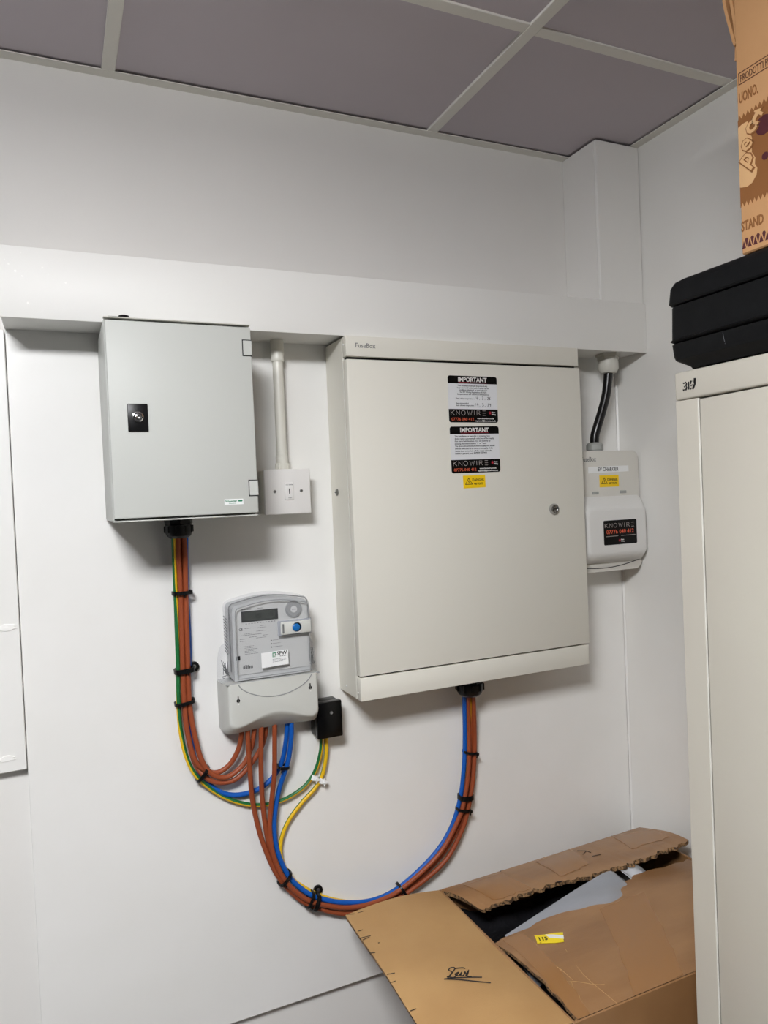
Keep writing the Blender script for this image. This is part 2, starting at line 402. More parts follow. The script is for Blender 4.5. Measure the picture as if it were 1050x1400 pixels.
# lock on the door
L = Fd2(1.012, -.0405)
bm = bmnew(); lathe(bm, [(.0118, 0), (.0118, .004), (.0098, .0075), (.0080, .0080), (.0078, .0052), (.0050, .0052), (.0050, .0072), (.0005, .0074)], L, (0, -1, 0), 28)
lock = obj('door_lock', bm, 'chrome', db)
box('lock_slot', 'gap', lock, L.x-.0042, L.x+.0042, L.y-.0078, L.y-.0074, L.z-.0009, L.z+.0009)
bm = bmnew(); lathe(bm, [(.0072, 0), (.0072, .002), (.0045, .0032), (.0005, .0034)], (D0, 1.414, .016), (-1, 0, 0), 16); sl = obj('side_screw', bm, 'zinc', db)
box('screw_slot', 'gap', sl, D0-.0038, D0-.0034, 1.4085, 1.4195, .0152, .0168)
for (y, z) in ((1.345, .306), (1.345, -.386), (1.41, -.386)):
    bm = bmnew(); lathe(bm, [(.0022, 0), (.0018, .0010), (.0002, .0014)], (D0, y, z), (-1, 0, 0), 10); obj('rivet', bm, 'ink_white', db)
Ft = FY(YD)
text([('FuseBox', .5520, .2990, .0430, .0090, .008)], 'ink_grey', db, Ft, .0002)
box('hinge_pin', 'fuse_edge', db, D0-.0006, D0+.0006, YD+.0205, YD+.0222, -.352, .272)
gg = P(642, 934, y=1.395)
gland(db, gg.x, 1.395, DB-.0005, 1.15)
bm = bmnew(); lathe(bm, [(.004, 0), (.004, .004), (.0005, .005)], (P(717, 926, y=1.36).x, 1.36, DB), (0, 0, -1), 10); obj('bottom_screw', bm, 'black_plastic', db)

def star(cx, cz, r): return [(cx+(r if k % 2 == 0 else r*.42)*math.sin(k*math.pi/5), cz+(r if k % 2 == 0 else r*.42)*math.cos(k*math.pi/5)) for k in range(10)]
class Tilt:     # tilted sticker frame: a, b are millimetres from the sticker's lower left corner
    def __init__(s, F, x, z, deg, k=.001): s.F, s.x, s.z, s.c, s.s, s.k = F, x, z, math.cos(math.radians(deg)), math.sin(math.radians(deg)), k
    def __call__(s, a, b, d=0): return s.F(s.x+(a*s.c-b*s.s)*s.k, s.z+(a*s.s+b*s.c)*s.k, d)
def round_half(x0, x1, z0, z1, r, top):
    p = rr(x0, x1, z0, z1, r, 4)
    return p
def knowire_letters(F, x, z, w_, h):
    """thin spaced capitals; the O is a ring and the last letter is three bars."""
    ls = []; cw = w_/7.0
    def seg(*p): ls.append([F(a, b, .0006) for a, b in p])
    g = .66*cw
    o = x; seg((o, z), (o, z+h)); seg((o+g, z+h), (o, z+h*.45)); seg((o+g*.25, z+h*.58), (o+g, z))
    o = x+cw; seg((o, z), (o, z+h), (o+g, z), (o+g, z+h))
    o = x+2*cw; ring = [(o+g*.55+h*.5*math.cos(t*math.pi/8), z+h/2+h*.5*math.sin(t*math.pi/8)) for t in range(17)]; seg(*ring)
    o = x+3.15*cw; q = g*1.35; seg((o, z+h), (o+q*.25, z), (o+q*.5, z+h*.85), (o+q*.75, z), (o+q, z+h))
    o = x+4.5*cw; seg((o, z), (o, z+h))
    o = x+5.0*cw; seg((o, z), (o, z+h), (o+g*.8, z+h*.95), (o+g*.85, z+h*.6), (o, z+h*.48)); seg((o+g*.45, z+h*.5), (o+g, z))
    o = x+6.1*cw
    for t in (0, .5, 1): seg((o, z+h*t), (o+g*.9, z+h*t))
    return ls
def notice(F, label, body, k):
    st = flat('notice_sticker', 'sticker_white', db, F, rr(0, 120, 0, 98, 5), 0, .0004, label=label)
    flat('header_band', 'sticker_black', st, F, [p for p in rr(0, 120, 82, 98, 5) if p[1] > 88] + [(0, 82), (120, 82)], .0004, .00055)
    flat('footer_band', 'sticker_black', st, F, [(120, 28), (0, 28)] + [p for p in rr(0, 120, 0, 28, 5) if p[1] < 14], .0004, .00055)
    text([('IMPORTANT', 25, 86, 70, 9, .022)], 'ink_white', st, F, .0007, name='heading')
    flat('heading_rule', 'ink_red', st, F, [(26, 84), (95, 84), (95, 84.6), (26, 84.6)], .0005, .0007)
    text(body, 'ink_black', st, F, .0006, name='small_print')
    strokes('company_name', 'ink_silver', st, knowire_letters(F, 5, 15.5, 88, 9.5), .00055)
    text([('07776 040 412', 6, 4, 54, 6, 0)], 'ink_orange', st, F, .0007, name='phone_number')
    text([('www.knowire.co.uk', 68, 7.2, 42, 3, .02), ('raymond@knowire.co.uk', 64, 2.2, 50, 3, .02)], 'ink_white', st, F, .0007, name='web_address')
    flat('star_mark', 'ink_red', st, F, star(100.5, 20.5, 4.2), .0005, .0008)
    text([('Home', 104.5, 20.6, 9, 2.6, .03), ('Wiring', 104.5, 16.2, 9.5, 2.6, .02)], 'ink_white', st, F, .0007, name='mark_text')
    return st
F1 = Tilt(Fd2, .7555, .1520, -.2)
b1 = [('This installation should be periodically', 23, 76, 73, 3), ('inspected and tested and a report on its', 22, 71.5, 77, 3), ('condition obtained, as prescribed in', 26, 67, 69, 3),
      ('the IET Wiring Regulations BS 7671', 28, 62.5, 65, 3), ('Requirements for Electrical Installations.', 22, 58, 77, 3),
      ('Date of last inspection', 18, 49, 42, 2.8), ('Recommended', 18, 39, 30, 2.8), ('date of next inspection', 18, 34.5, 43, 2.8)]
n1 = notice(F1, 'upper black-headed notice sticker with handwritten dates', b1, 0)
def hand(F, z, tail):
    D = {'1': [[(0, 0), (.3, 1)]], '4': [[(.2, 1), (0, .4), (.7, .45)], [(.55, .8), (.45, -.1)]], '3': [[(0, 1), (.6, .95), (.25, .55), (.65, .3), (.4, 0), (0, .1)]],
         '2': [[(0, .8), (.4, 1), (.5, .65), (0, 0), (.65, .05)]], '6': [[(.5, 1), (.05, .4), (.2, 0), (.55, .2), (.3, .45), (.1, .3)]], '9': [[(.6, .8), (.2, .95), (.1, .6), (.55, .65), (.6, .9), (.5, 0)]], '.': [[(0, 0), (.15, .05)]]}
    out = []; x = 64
    for ch in '14 . 3 . '+tail:
        if ch == ' ': x += 2; continue
        for l in D[ch]: out.append([F(x+5*a, z+6*b, .0006) for a, b in l])
        x += 4.6
    return out
strokes('handwritten_dates', 'ink_black', n1, hand(F1, 48.5, '26')+hand(F1, 34.5, '29'), .0005)
F2 = Tilt(Fd2, .7565, .0452, .4)
b2 = [('This installation, or part of it, is protected by a', 11, 76, 86, 3.2), ('device which automatically switches off the supply', 11, 70.8, 96, 3.2), ('if an earth fault develops. Test six monthly by', 11, 65.6, 87, 3.2),
      ('pressing the button marked "T" or "Test".', 11, 60.4, 77, 3.2), ('The device should switch off the supply and should', 11, 55.2, 97, 3.2), ('then be switched on to restore the supply. If the', 11, 50, 92, 3.2),
      ('device does not switch off the supply when the', 11, 44.8, 90, 3.2), ('button is pressed, seek', 11, 39.6, 43, 3.2), ('EXPERT ADVICE', 56, 39.6, 32, 3.4, .03)]
notice(F2, 'lower black-headed notice sticker full of small print', b2, 0)
def danger(parent, F, w_, h):
    st = flat('danger_label', 'sticker_yellow', parent, F, [(0, 0), (w_, 0), (w_, h), (0, h)], 0, .0004, label='yellow danger voltage label')
    c = w_*.25; t = h*.27; s_ = h*.56
    tri = [(c-s_*.62, t), (c+s_*.62, t), (c, t+s_)]; q = [(c-s_*.47, t+s_*.09), (c+s_*.47, t+s_*.09), (c, t+s_*.84)]
    bm = bmnew()
    for i in range(3):
        j = (i+1) % 3; ext(bm, F, [tri[i], tri[j], q[j], q[i]], .0003, .0006)
    ext(bm, F, [(c+.2, t+s_*.62), (c-s_*.13, t+s_*.36), (c, t+s_*.38), (c-s_*.05, t+s_*.12), (c+s_*.13, t+s_*.42), (c, t+s_*.40), (c+s_*.09, t+s_*.62)], .0003, .0006)
    obj('warning_triangle', bm, 'ink_black', st)
    text([('DANGER', w_*.41, h*.52, w_*.53, h*.22, .012), ('400 VOLTS', w_*.48, h*.24, w_*.40, h*.15, .02)], 'ink_black', st, F, .0005)
danger(db, Tilt(Fd2, .7835, .0130, .8), 54.5, 27)

# ================================================================== charger isolator in the corner
YE = 1.374
ev = thing('charger_isolator', 'small light grey charger isolator box in the corner right of the big cabinet', 'isolator box', (1.21, 1.41, -.2))
V0, V1, VB, VT = 1.112, 1.3065, -.1985, .0905
bm = bmnew(); ext(bm, FY(YE), rr(V0, V1, VB, VT, .014, 5), -(YB-.0008-YE), 0)
es = [e for e in bm.edges if all(abs(v.co.y-YE) < 1e-5 for v in e.verts)]
bmesh.ops.bevel(bm, geom=es, offset=.004, segments=2, profile=.5, affect='EDGES'); obj('housing', bm, 'ev_grey', ev)
# bulging lower cover
YC = 1.346
rings = []
for (y, x0, x1, z0, z1, r) in ((YE+.004, 1.113, 1.3095, -.176, -.016, .016), (YE-.006, 1.113, 1.3095, -.176, -.022, .016), (YC+.006, 1.119, 1.304, -.162, -.042, .016), (YC+.001, 1.124, 1.299, -.156, -.048, .014), (YC, 1.130, 1.292, -.150, -.054, .012)):
    rings.append([Vector((a, y, b)) for a, b in rr(x0, x1, z0, z1, r, 5)])
bm = bmnew(); loft(bm, rings); cv = obj('front_cover', bm, 'ev_cover', ev, smooth=60)
for x in (1.171, 1.256): box('cover_clip', 'grey_gland', ev, x-.010, x+.010, YE-.0015, YE+.002, -.0130, -.0060, bev=.001, seg=1)
pts = [Vector((1.113+.19*t, YE-.0003, -.1845-.007*math.sin(math.pi*(t*.9)) + .020*max(0, t-.3)**1.6)) for t in [k/16 for k in range(17)]]
bm = bmnew(); tube(bm, pts, .0009, 6); obj('seam_line', bm, 'gap', ev)
Fe = FY(YE)
text([('FuseBox', 1.1335, .066, .043, .0105, .008)], 'ink_grey', ev, Fe, .0002)
cl = flat('charger_label', 'paper_white', ev, Fe, [(1.152, .0375), (1.2755, .040), (1.2755, .0540), (1.152, .0530)], 0, .0003, label='white EV CHARGER strip label')
text([('EV CHARGER', 1.1815, .0424, .062, .0082, .006)], 'ink_black', cl, Fe, .0005)
danger(ev, Tilt(Fe, 1.1845, .0035, 0), 59, 28.5)
Fc = FY(YC)
ks = flat('company_sticker', 'sticker_black', ev, Fc, rr(1.1675, 1.2680, -.1335, -.0755, .003), 0, .0004, label='black sticker with orange phone number')
Tk = Tilt(Fc, 1.1675, -.1335, 0)
strokes('company_name', 'ink_silver', ks, knowire_letters(Tk, 4, 41, 92, 9.5), .00055)
text([('07776 040 412', 8, 26, 83, 9.5, .004)], 'ink_orange', ks, Tk, .0006, name='phone_number')
flat('divider', 'ink_silver', ks, Tk, [(6, 19.6), (43, 20), (43, 21), (6, 20.6)], .0004, .0006)
flat('divider', 'ink_silver', ks, Tk, [(52, 20), (96, 20.4), (96, 21.4), (52, 21)], .0004, .0006)
flat('star_mark', 'ink_red', ks, Tk, star(47, 9.8, 4), .0004, .0007)
text([('Home', 51, 10, 9, 2.6, .03), ('Wiring', 51, 6, 9.5, 2.6, .02)], 'ink_white', ks, Tk, .0006, name='mark_text')
ec = P(813, 608, y=1.405)
bm = bmnew(); lathe(bm, [(.0185, 0), (.0185, .004), (.0205, .005), (.0205, .017), (.017, .022), (.011, .023)], (ec.x, 1.405, VT-.0008), (0, 0, 1), 12); obj('top_gland', bm, 'grey_gland', ev, smooth=30)
et = P(832, 515, y=1.395)
eg = thing('cable_gland', 'off-white cable gland under the right end of the trunking', 'cable gland', (et.x, 1.395, .28))
bm = bmnew(); lathe(bm, [(.030, 0), (.030, .006), (.026, .0065), (.026, .015)], (et.x, 1.395, .3268), (0, 0, -1), 6); obj('lock_nut', bm, 'white_gland', eg, smooth=20)
bm = bmnew(); lathe(bm, [(.0235, .015), (.0245, .020), (.0245, .036), (.019, .046), (.012, .047)], (et.x, 1.395, .3268), (0, 0, -1), 20); obj('gland_nut', bm, 'white_gland', eg)
bm = bmnew(); tube(bm, spline([(et.x, 1.395, .29), (et.x-.002, 1.395, .27), P(828.5, 540, y=1.396), P(823, 562, y=1.399), P(817, 582, y=1.402), P(813, 597, y=1.405), (ec.x, 1.405, .10)], 10), .0108, 16)
tag(obj('armoured_cable', bm, 'black_cable', None), 'thick black cable bending down from trunking into the charger isolator', 'cable')

# ================================================================== electricity meter
YM = 1.372
mt = thing('electricity_meter', 'grey electricity meter with clear cover, display and blue button', 'electricity meter', (.365, 1.41, -.445))
def mring(y, x0, x1, zt, zb, arch, r, n=12):
    """terminal cover outline: rounded bottom corners, arched bottom edge"""
    p = [(x1, zt), (x0, zt)]
    for k in range(6):
        a = math.pi+math.pi/2*k/5; p.append((x0+r+r*math.cos(a), zb+r+r*math.sin(a)))
    for k in range(1, n): t = k/n; p.append((x0+r+(x1-x0-2*r)*t, zb+arch*math.sin(math.pi*t)**1.5))
    for k in range(6):
        a = 1.5*math.pi+math.pi/2*k/5; p.append((x1-r+r*math.cos(a), zb+r+r*math.sin(a)))
    return [Vector((a, y, b)) for a, b in p]
bm = bmnew()
loft(bm, [mring(YB-.0008, .2735, .4650, -.345, -.448, .0, .012), mring(1.425, .2735, .4650, -.345, -.448, .0, .012), mring(1.398, .2745, .4615, -.342, -.442, .004, .013),
          mring(YM+.006, .2790, .4575, -.340, -.4285, .016, .014), mring(YM+.001, .2815, .4555, -.340, -.4250, .018, .014), mring(YM, .2845, .4525, -.340, -.4215, .019, .013)])
tc_ = obj('terminal_cover', bm, 'meter_grey', mt, smooth=50)
pts = []
for k in range(29):
    t = k/28; pts.append(Vector((.2985+.146*t, YM-.0002, -.3420-.032*math.sin(math.pi*t)**.62)))
bm = bmnew(); tube(bm, pts, .0010, 6); obj('cover_groove', bm, 'port_grey', tc_)
for x, z in ((.2972, -.3725), (.4405, -.3680)):
    bm = bmnew(); lathe(bm, [(.0034, 0), (.0034, .0007), (.0022, .0004), (.0003, .0002)], (x, YM, z), (0, -1, 0), 12); rbox(bm, x-.0009, x+.0009, YM-.0006, YM, z+.002, z+.0085); obj('seal_screw', bm, 'gap', mt)
    bm = bmnew(); rbox(bm, x-.0012, x+.0012, YM-.0012, YM-.0007, z-.0028, z+.0028); obj('screw_blade', bm, 'zinc', mt)
    flat('painted_highlight', 'ink_white', mt, FY(YM), circ(x+.0005, z-.0070, .0012, 8), 0, .0003)  # white dot painted as a highlight below the seal screw
# inner body and face plate
def arch(x0, x1, zb, zt, rise, r, n=14, shoulder=None):
    p = []
    if shoulder:
        dx0, dx1, zs, zm = shoulder          # flared ears at the bottom
        p += [(x1+dx1, zb), (x1+dx1, zb+.006)]
        for k in range(1, 6): t = k/6; p.append((x1+dx1*math.cos(t*math.pi/2)**.8, zb+.006+(zs-zb-.006)*math.sin(t*math.pi/2)))
    else: p += [(x1, zb)]
    p.append((x1, zs if shoulder else zb+.01))
    for k in range(5): a = math.pi/2*k/4; p.append((x1-r+r*math.cos(a), zt-r+r*math.sin(a)))
    for k in range(1, n): t = k/n; p.append((x1-r+(x0+r-x1+r)*t, zt+rise*math.sin(math.pi*t)))
    for k in range(5): a = math.pi/2+math.pi/2*k/4; p.append((x0+r+r*math.cos(a), zt-r+r*math.sin(a)))
    p.append((x0, zs if shoulder else zb+.01))
    if shoulder:
        for k in range(5, 0, -1): t = k/6; p.append((x0-dx0*math.cos(t*math.pi/2)**.8, zb+.006+(zs-zb-.006)*math.sin(t*math.pi/2)))
        p += [(x0-dx0, zb+.006), (x0-dx0, zb)]
    else: p += [(x0, zb)]
    return p
YF = 1.386
bm = bmnew(); ext(bm, FY(YF), arch(.2955, .4465, -.3390, -.1935, .009, .010), -(YB-.0008-YF), 0); obj('meter_body', bm, 'meter_body', mt)
bm = bmnew(); ext(bm, FY(YF), arch(.3000, .4430, -.3270, -.1990, .008, .008), .0002, .0022); fp = obj('face_plate', bm, 'meter_face', mt)
Ff = FY(YF-.0022)
# clear cover: shell
o0 = arch(.2905, .4530, -.3435, -.1880, .010, .013, shoulder=(.0175, .012, -.275, 0))
o1 = arch(.2925, .4510, -.3435, -.1900, .010, .012, shoulder=(.0165, .011, -.276, 0))
o2 = arch(.2965, .4475, -.3435, -.1940, .009, .011, shoulder=(.0120, .007, -.282, 0))
o3 = arch(.2990, .4450, -.3420, -.1965, .009, .010, shoulder=(.0095, .0045, -.284, 0))
bm = bmnew(); loft(bm, [[Vector((a, y, b)) for a, b in o] for y, o in ((YB-.003, o0), (1.405, o0), (1.392, o1), (1.376, o2), (1.373, o3))], cap=(False, True))
tcv = obj('clear_cover', bm, 'clear_cover', mt, smooth=40, label='clear plastic meter cover')
bm = bmnew(); pts = [Vector((a, 1.374, b)) for a, b in arch(.2990, .4445, -.3330, -.1970, .009, .010)]; tube(bm, pts+[pts[0]], .0009, 6); obj('cover_bead', bm, 'port_grey', tcv)
bm = bmnew(); rbox(bm, .275, .462, 1.3725, 1.3755, -.3425, -.3395, bev=.001, seg=1); obj('cover_lip', bm, 'port_grey', tcv)
bm = bmnew(); pts = [Vector((a, 1.400, b)) for a, b in arch(.2925, .4508, -.3330, -.1905, .0095, .011)][1:-1]; tube(bm, pts, .0011, 6); obj('rear_bead', bm, 'ink_grey', tcv)
bm = bmnew()
for k in range(12):
    z = -.222-.0062*k; tube(bm, [Vector((.2903, 1.440, z+.003)), Vector((.2903, 1.412, z))], .0008, 5)
obj('vent_ribs', bm, 'ink_grey', mt)
rg = random.Random(11)
for (xa, xb, za, zb_) in ((.277, .290, -.333, -.300), (.452, .462, -.333, -.295)):     # sealing wires behind the ears
    lines = []
    for k in range(5):
        lines.append(spline([(rg.uniform(xa, xb), rg.uniform(1.395, 1.42), rg.uniform(za, zb_)) for _ in range(5)], 5))
    strokes('seal_wire', 'ink_grey', mt, lines, .0006)
# display
flat('display', 'lcd_frame', mt, Ff, [(.3130, -.2270), (.3850, -.2270), (.3850, -.2060), (.3130, -.2060)], 0, .0008)
dsp = mt.children[-1]
flat('display_glass', 'lcd', dsp, Ff, [(.3190, -.2250), (.3790, -.2250), (.3790, -.2080), (.3190, -.2080)], .0008, .0011)
bm = bmnew()
for x, a, b in ((.341, -.222, -.211), (.3445, -.223, -.212), (.349, -.2225, -.2115), (.372, -.2235, -.2095)): ext(bm, Ff, [(x, a), (x+.0016, a), (x+.0016, b), (x, b)], .0011, .0013)
obj('display_segments', bm, 'lcd_seg', dsp)['kind'] = 'stuff'
bm = bmnew(); r2 = random.Random(5)
def bars(x, z, w_, h=.0010, gap=.0008):
    q = x
    while q < x+w_:
        l = min(r2.uniform(.0018, .0052), x+w_-q); ext(bm, Ff, [(q, z), (q+l, z), (q+l, z+h), (q, z+h)], .0001, .0003); q += l+gap
bars(.3135, -.2035, .019, .0018); bars(.345, -.2030, .011, .0009)
for k in range(11): ext(bm, Ff, [(.3205+.0056*k, -.2312), (.3232+.0056*k, -.2312), (.3232+.0056*k, -.2300), (.3205+.0056*k, -.2300)], .0001, .0003)
for z, x, w_ in ((-.2395, .318, .014), (-.2370, .349, .012), (-.2405, .344, .016), (-.2470, .341, .020), (-.2500, .316, .016), (-.2525, .311, .040), (-.2570, .326, .016), (-.2560, .353, .011), (-.2595, .308, .010), (-.2600, .340, .020), (-.2635, .308, .012)): bars(x, z, w_, .0008)
for k in range(6): bars(.3165, -.2740-.0030*k, .018+.004*((k*7) % 3), .0007)
for k in range(3): bars(.3725, -.2680-.0066*k, .011+.004*k, .0008)
obj('face_markings', bm, 'ink_grey', fp)['kind'] = 'stuff'
text([('CE', .3070, -.2425, .0072, .0046, .01)], 'ink_black', fp, Ff, .0003, name='approval_mark')
bm = bmnew()
for k in range(3): ext(bm, Ff, circ(.3695, -.2677-.0066*k, .0011, 10), .0001, .0005)
obj('indicator_dots', bm, 'ink_black', fp)
bm = bmnew(); x = .3115
while x < .331: l = r2.choice((.0005, .0008, .0013)); ext(bm, Ff, [(x, -.3165), (x+l, -.3165), (x+l, -.3115), (x, -.3115)], .0001, .0003); x += l+r2.choice((.0005, .0009))
bars(.312, -.3105, .012, .0008); obj('barcode', bm, 'ink_black', fp)
# optical port
bm = bmnew(); lathe(bm, [(.0165, 0), (.0165, .0030), (.0155, .0034), (.0140, .0030), (.0135, .0042), (.0062, .0042)], (.4165, YF-.0022, -.2110), (0, -1, 0), 32); op = obj('optical_port', bm, 'port_grey', mt)
bm = bmnew(); lathe(bm, [(.0066, .0040), (.0066, .0050), (.0003, .0051)], (.4165, YF-.0022, -.2110), (0, -1, 0), 24); obj('port_centre', bm, 'port_pale', op)
bm = bmnew()
for x in (.4142, .4188): ext(bm, FY(YF-.0075), circ(x, -.2110, .0011, 10), 0, .0005)
obj('port_pins', bm, 'gap', op)
# button door sticking through the cover
bdoor = box('button_door', 'meter_grey', mt, .3860, .4470, 1.3685, 1.385, -.2575, -.2330, bev=.002, seg=2)
bm = bmnew(); rbox(bm, .3805, .4490, 1.3722, 1.3745, -.2600, -.2300, bev=.001, seg=1); obj('door_surround', bm, 'clear_bag', mt)
box('door_grip', 'ink_grey', bdoor, .3885, .3920, 1.3676, 1.3690, -.2545, -.2360, bev=.0006, seg=1)
bm = bmnew(); lathe(bm, [(.0112, 0), (.0112, .0008), (.0098, .0010), (.0088, -.0002), (.0075, -.0004)], (.4180, 1.3685, -.2450), (0, -1, 0), 28); obj('button_ring', bm, 'port_pale', bdoor)
bm = bmnew(); lathe(bm, [(.0074, 0), (.0074, .0012), (.0064, .0021), (.003, .0026), (.0003, .0027)], (.4165, 1.3685, -.2450), (0, -1, 0), 28); obj('button', bm, 'button_blue', bdoor, label='round blue push button')
flat('latch_notch', 'gap', mt, Ff, [(.2995, -.2985), (.3070, -.2985), (.3070, -.2905), (.2995, -.2905)], 0, .0015)
# supplier sticker on the cover (its square code is left out)
Fst = FY(1.3728)
ss = flat('supplier_sticker', 'paper_white', mt, Fst, [(.3455, -.3170), (.3990, -.3155), (.3990, -.2870), (.3455, -.2880)], 0, .0005, label='white supplier sticker reading SPW')
text([('SPW', .3765, -.2955, .0200, .0070, .015)], 'ink_black', ss, Fst, .0007)
bm = bmnew(); ext(bm, Fst, [(.3675, -.2985), (.3745, -.2985), (.3745, -.2895), (.3675, -.2895)], .0005, .0007); obj('logo_square', bm, 'ink_green', ss)
bm = bmnew(); ext(bm, Fst, [(.3690, -.2985), (.3712, -.2985), (.3712, -.2950), (.3728, -.2985), (.3738, -.2975), (.3722, -.2940), (.3735, -.2915), (.3690, -.2915)], .0007, .0009); obj('logo_letter', bm, 'ink_white', ss)
bm = bmnew(); Ff_old = Ff; Ff = FY(1.3724)
bars(.382, -.2985, .0145, .0012); bars(.3675, -.3030, .026, .0007); bars(.3675, -.3055, .027, .0007); bars(.3675, -.3080, .020, .0007)
obj('small_print', bm, 'ink_grey', ss); Ff = Ff_old

# ================================================================== black earth block
eb = thing('earth_block', 'small black plastic terminal box at the lower right of the meter', 'terminal box', (.488, 1.42, -.487))
box('base', 'black_plastic', eb, .4625, .5145, 1.4165, YB-.0008, -.4830, -.4130, bev=.003)
box('lid', 'black_gloss', eb, .4610, .5160, 1.4000, 1.4160, -.4850, -.4105, bev=.003)
bm = bmnew(); lathe(bm, [(.0034, 0), (.0034, .0008), (.0024, .0010), (.0016, .0004), (.0003, .0004)], (.4920, 1.4000, -.4335), (0, -1, 0), 14); obj('screw', bm, 'zinc', eb)

# ================================================================== cables
R = .0050
def cable(name, px, m, label, group, r=R, twist=None, two=None, share=6):
    """px: (u, v, depth y) measured points along the run"""
    pts = spline([P(u, v, y=y) for u, v, y in px], 10)
    bm = bmnew(); tube(bm, pts, r, 12, twist)
    if two:
        bm.faces.ensure_lookup_table()
        for i, f in enumerate(bm.faces):
            if i < (len(pts)-1)*12: f.material_index = 0 if (i % 12) < share else 1
        o = obj(name, bm, two, None)
    else: o = obj(name, bm, m, None)
    return tag(o, label, 'cable', group)
f, b = 1.426, 1.438
gB = 'brown cables looping into the meter'; gO = 'brown cables leaving the meter downwards'
cable('power_cable', [(243, 728, 1.405), (244, 760, 1.415), (247, 810, f), (250, 915, f), (252, 960, f), (256, 1000, f), (266, 1038, f), (281, 1053, f), (298, 1056, f), (315, 1044, f), (326, 1024, 1.42), (330, 1004, 1.412), (331, 992, 1.41)], 'brown_cable',
      'brown cable in the left bundle, leftmost of three rising into the meter', gB)
cable('power_cable', [(251, 728, 1.405), (253, 760, 1.415), (254, 810, f), (257, 915, f), (259, 960, f), (265, 1000, f), (276, 1040, 1.422), (291, 1059, f-.006), (311, 1062, f-.006), (332, 1046, f-.004), (343, 1024, 1.42), (347, 1003, 1.412), (348, 990, 1.41)], 'brown_cable',
      'brown cable in the left bundle, middle of three rising into the meter', gB)
cable('power_cable', [(247, 728, 1.41), (247, 760, 1.424), (248, 810, b-.002), (250, 915, b-.002), (251, 960, b-.002), (256, 1000, b-.002), (266, 1042, b), (283, 1064, f), (303, 1070, f), (324, 1064, f), (344, 1043, f), (358, 1020, 1.425), (363, 1002, 1.42), (364, 990, 1.42)], 'brown_cable',
      'brown cable in the left bundle, lowest loop rising into the meter', gB)
cable('power_cable', [(254, 728, 1.415), (254, 760, 1.43), (255, 810, b+.004), (257.5, 860, b+.004), (258.5, 900, b+.004), (256, 960, b+.004), (260, 1005, b+.004), (270, 1050, b+.004), (291, 1077, b), (318, 1087, b), (349, 1081, b), (371, 1065, b), (385, 1042, 1.432), (391, 1012, 1.42), (393, 985, 1.412)], 'blue_cable',
      'blue cable behind the left bundle, curving up into the meter', 'blue neutral cables')
cable('earth_cable', [(237, 728, 1.405), (238, 760, 1.418), (240, 810, f+.004), (242, 870, f+.004), (243.5, 915, f+.004), (244, 960, f+.004), (247, 1000, f+.004), (256, 1038, f+.004), (273, 1066, f+.004), (307, 1090, b), (345, 1100.5, b), (381, 1096, b), (413, 1078, b), (430, 1056, b), (438, 1030, 1.434), (440, 1006, 1.43)], None,
      'green and yellow striped earth cable, outermost of the left loop', 'earth cables', r=.0042,
      twist=lambda t: math.radians(80+190*min(1, max(0, (t-.12)/.30))), two=('yellow_cable', 'green_cable'))
cable('earth_cable', [(445.5, 1006, 1.43), (446, 1030, 1.434), (441, 1058, b), (431, 1077, b), (413, 1097, b), (394, 1123, b), (384, 1150, b), (385, 1176, b), (397, 1199, b), (412, 1211, b), (432, 1222, b+.002), (460, 1231, b+.002), (500, 1234, b+.002), (540, 1220, b+.002), (580, 1190, b+.002), (612, 1143, b+.003), (632, 1092, b+.003), (640, 1030, b), (642, 960, 1.41), (642, 950, 1.40)], None,
      'mostly yellow earth cable swinging down into the lower bundle', 'earth cables', r=.0044,
      twist=lambda t: math.radians(25), two=('yellow_cable', 'green_cable'), share=10)
cable('power_cable', [(339, 990, 1.405), (339, 1010, 1.407), (342, 1059, 1.415), (346, 1099, f), (358, 1148, f), (379, 1196, f), (404, 1225, f+.006), (430, 1240, f+.006), (470, 1249, f+.006), (510, 1244, f+.006), (556, 1221, f+.004), (606, 1180, f+.004), (632, 1134, f+.003), (643, 1092, f), (648, 1050, f), (649, 1010, f), (648, 970, 1.41), (647, 950, 1.395)], 'brown_cable',
      'brown cable leaving the meter, leftmost of the three hanging down', gO)
cable('power_cable', [(357, 990, 1.402), (357, 1010, 1.404), (357, 1059, 1.412), (360, 1108, 1.42), (368, 1156, f), (383, 1193, b), (404, 1222, b), (432, 1239, b), (475, 1246, b), (515, 1240, b), (556, 1216, b), (603, 1170, b), (630, 1124, b), (640, 1088, b), (644, 1040, b), (644, 975, 1.42), (643, 950, 1.405)], 'brown_cable',
      'brown cable leaving the meter, middle of the three hanging down', gO)
cable('power_cable', [(375.5, 988, 1.402), (375.5, 1010, 1.404), (375, 1059, 1.412), (371, 1098, f-.004), (368.5, 1133, f-.004), (374, 1170, f-.004), (389, 1203, f-.004), (409, 1223, f-.002), (433, 1235, f-.002), (475, 1241, f-.002), (515, 1233, f-.002), (552, 1213, f-.002), (600, 1168, f-.002), (627, 1120, f-.002), (636, 1088, f-.002), (641, 1045, f-.002), (641, 1000, f-.002), (640.5, 965, 1.41), (640, 950, 1.395)], 'brown_cable',
      'brown cable leaving the meter, rightmost of the three beside the blue', gO)
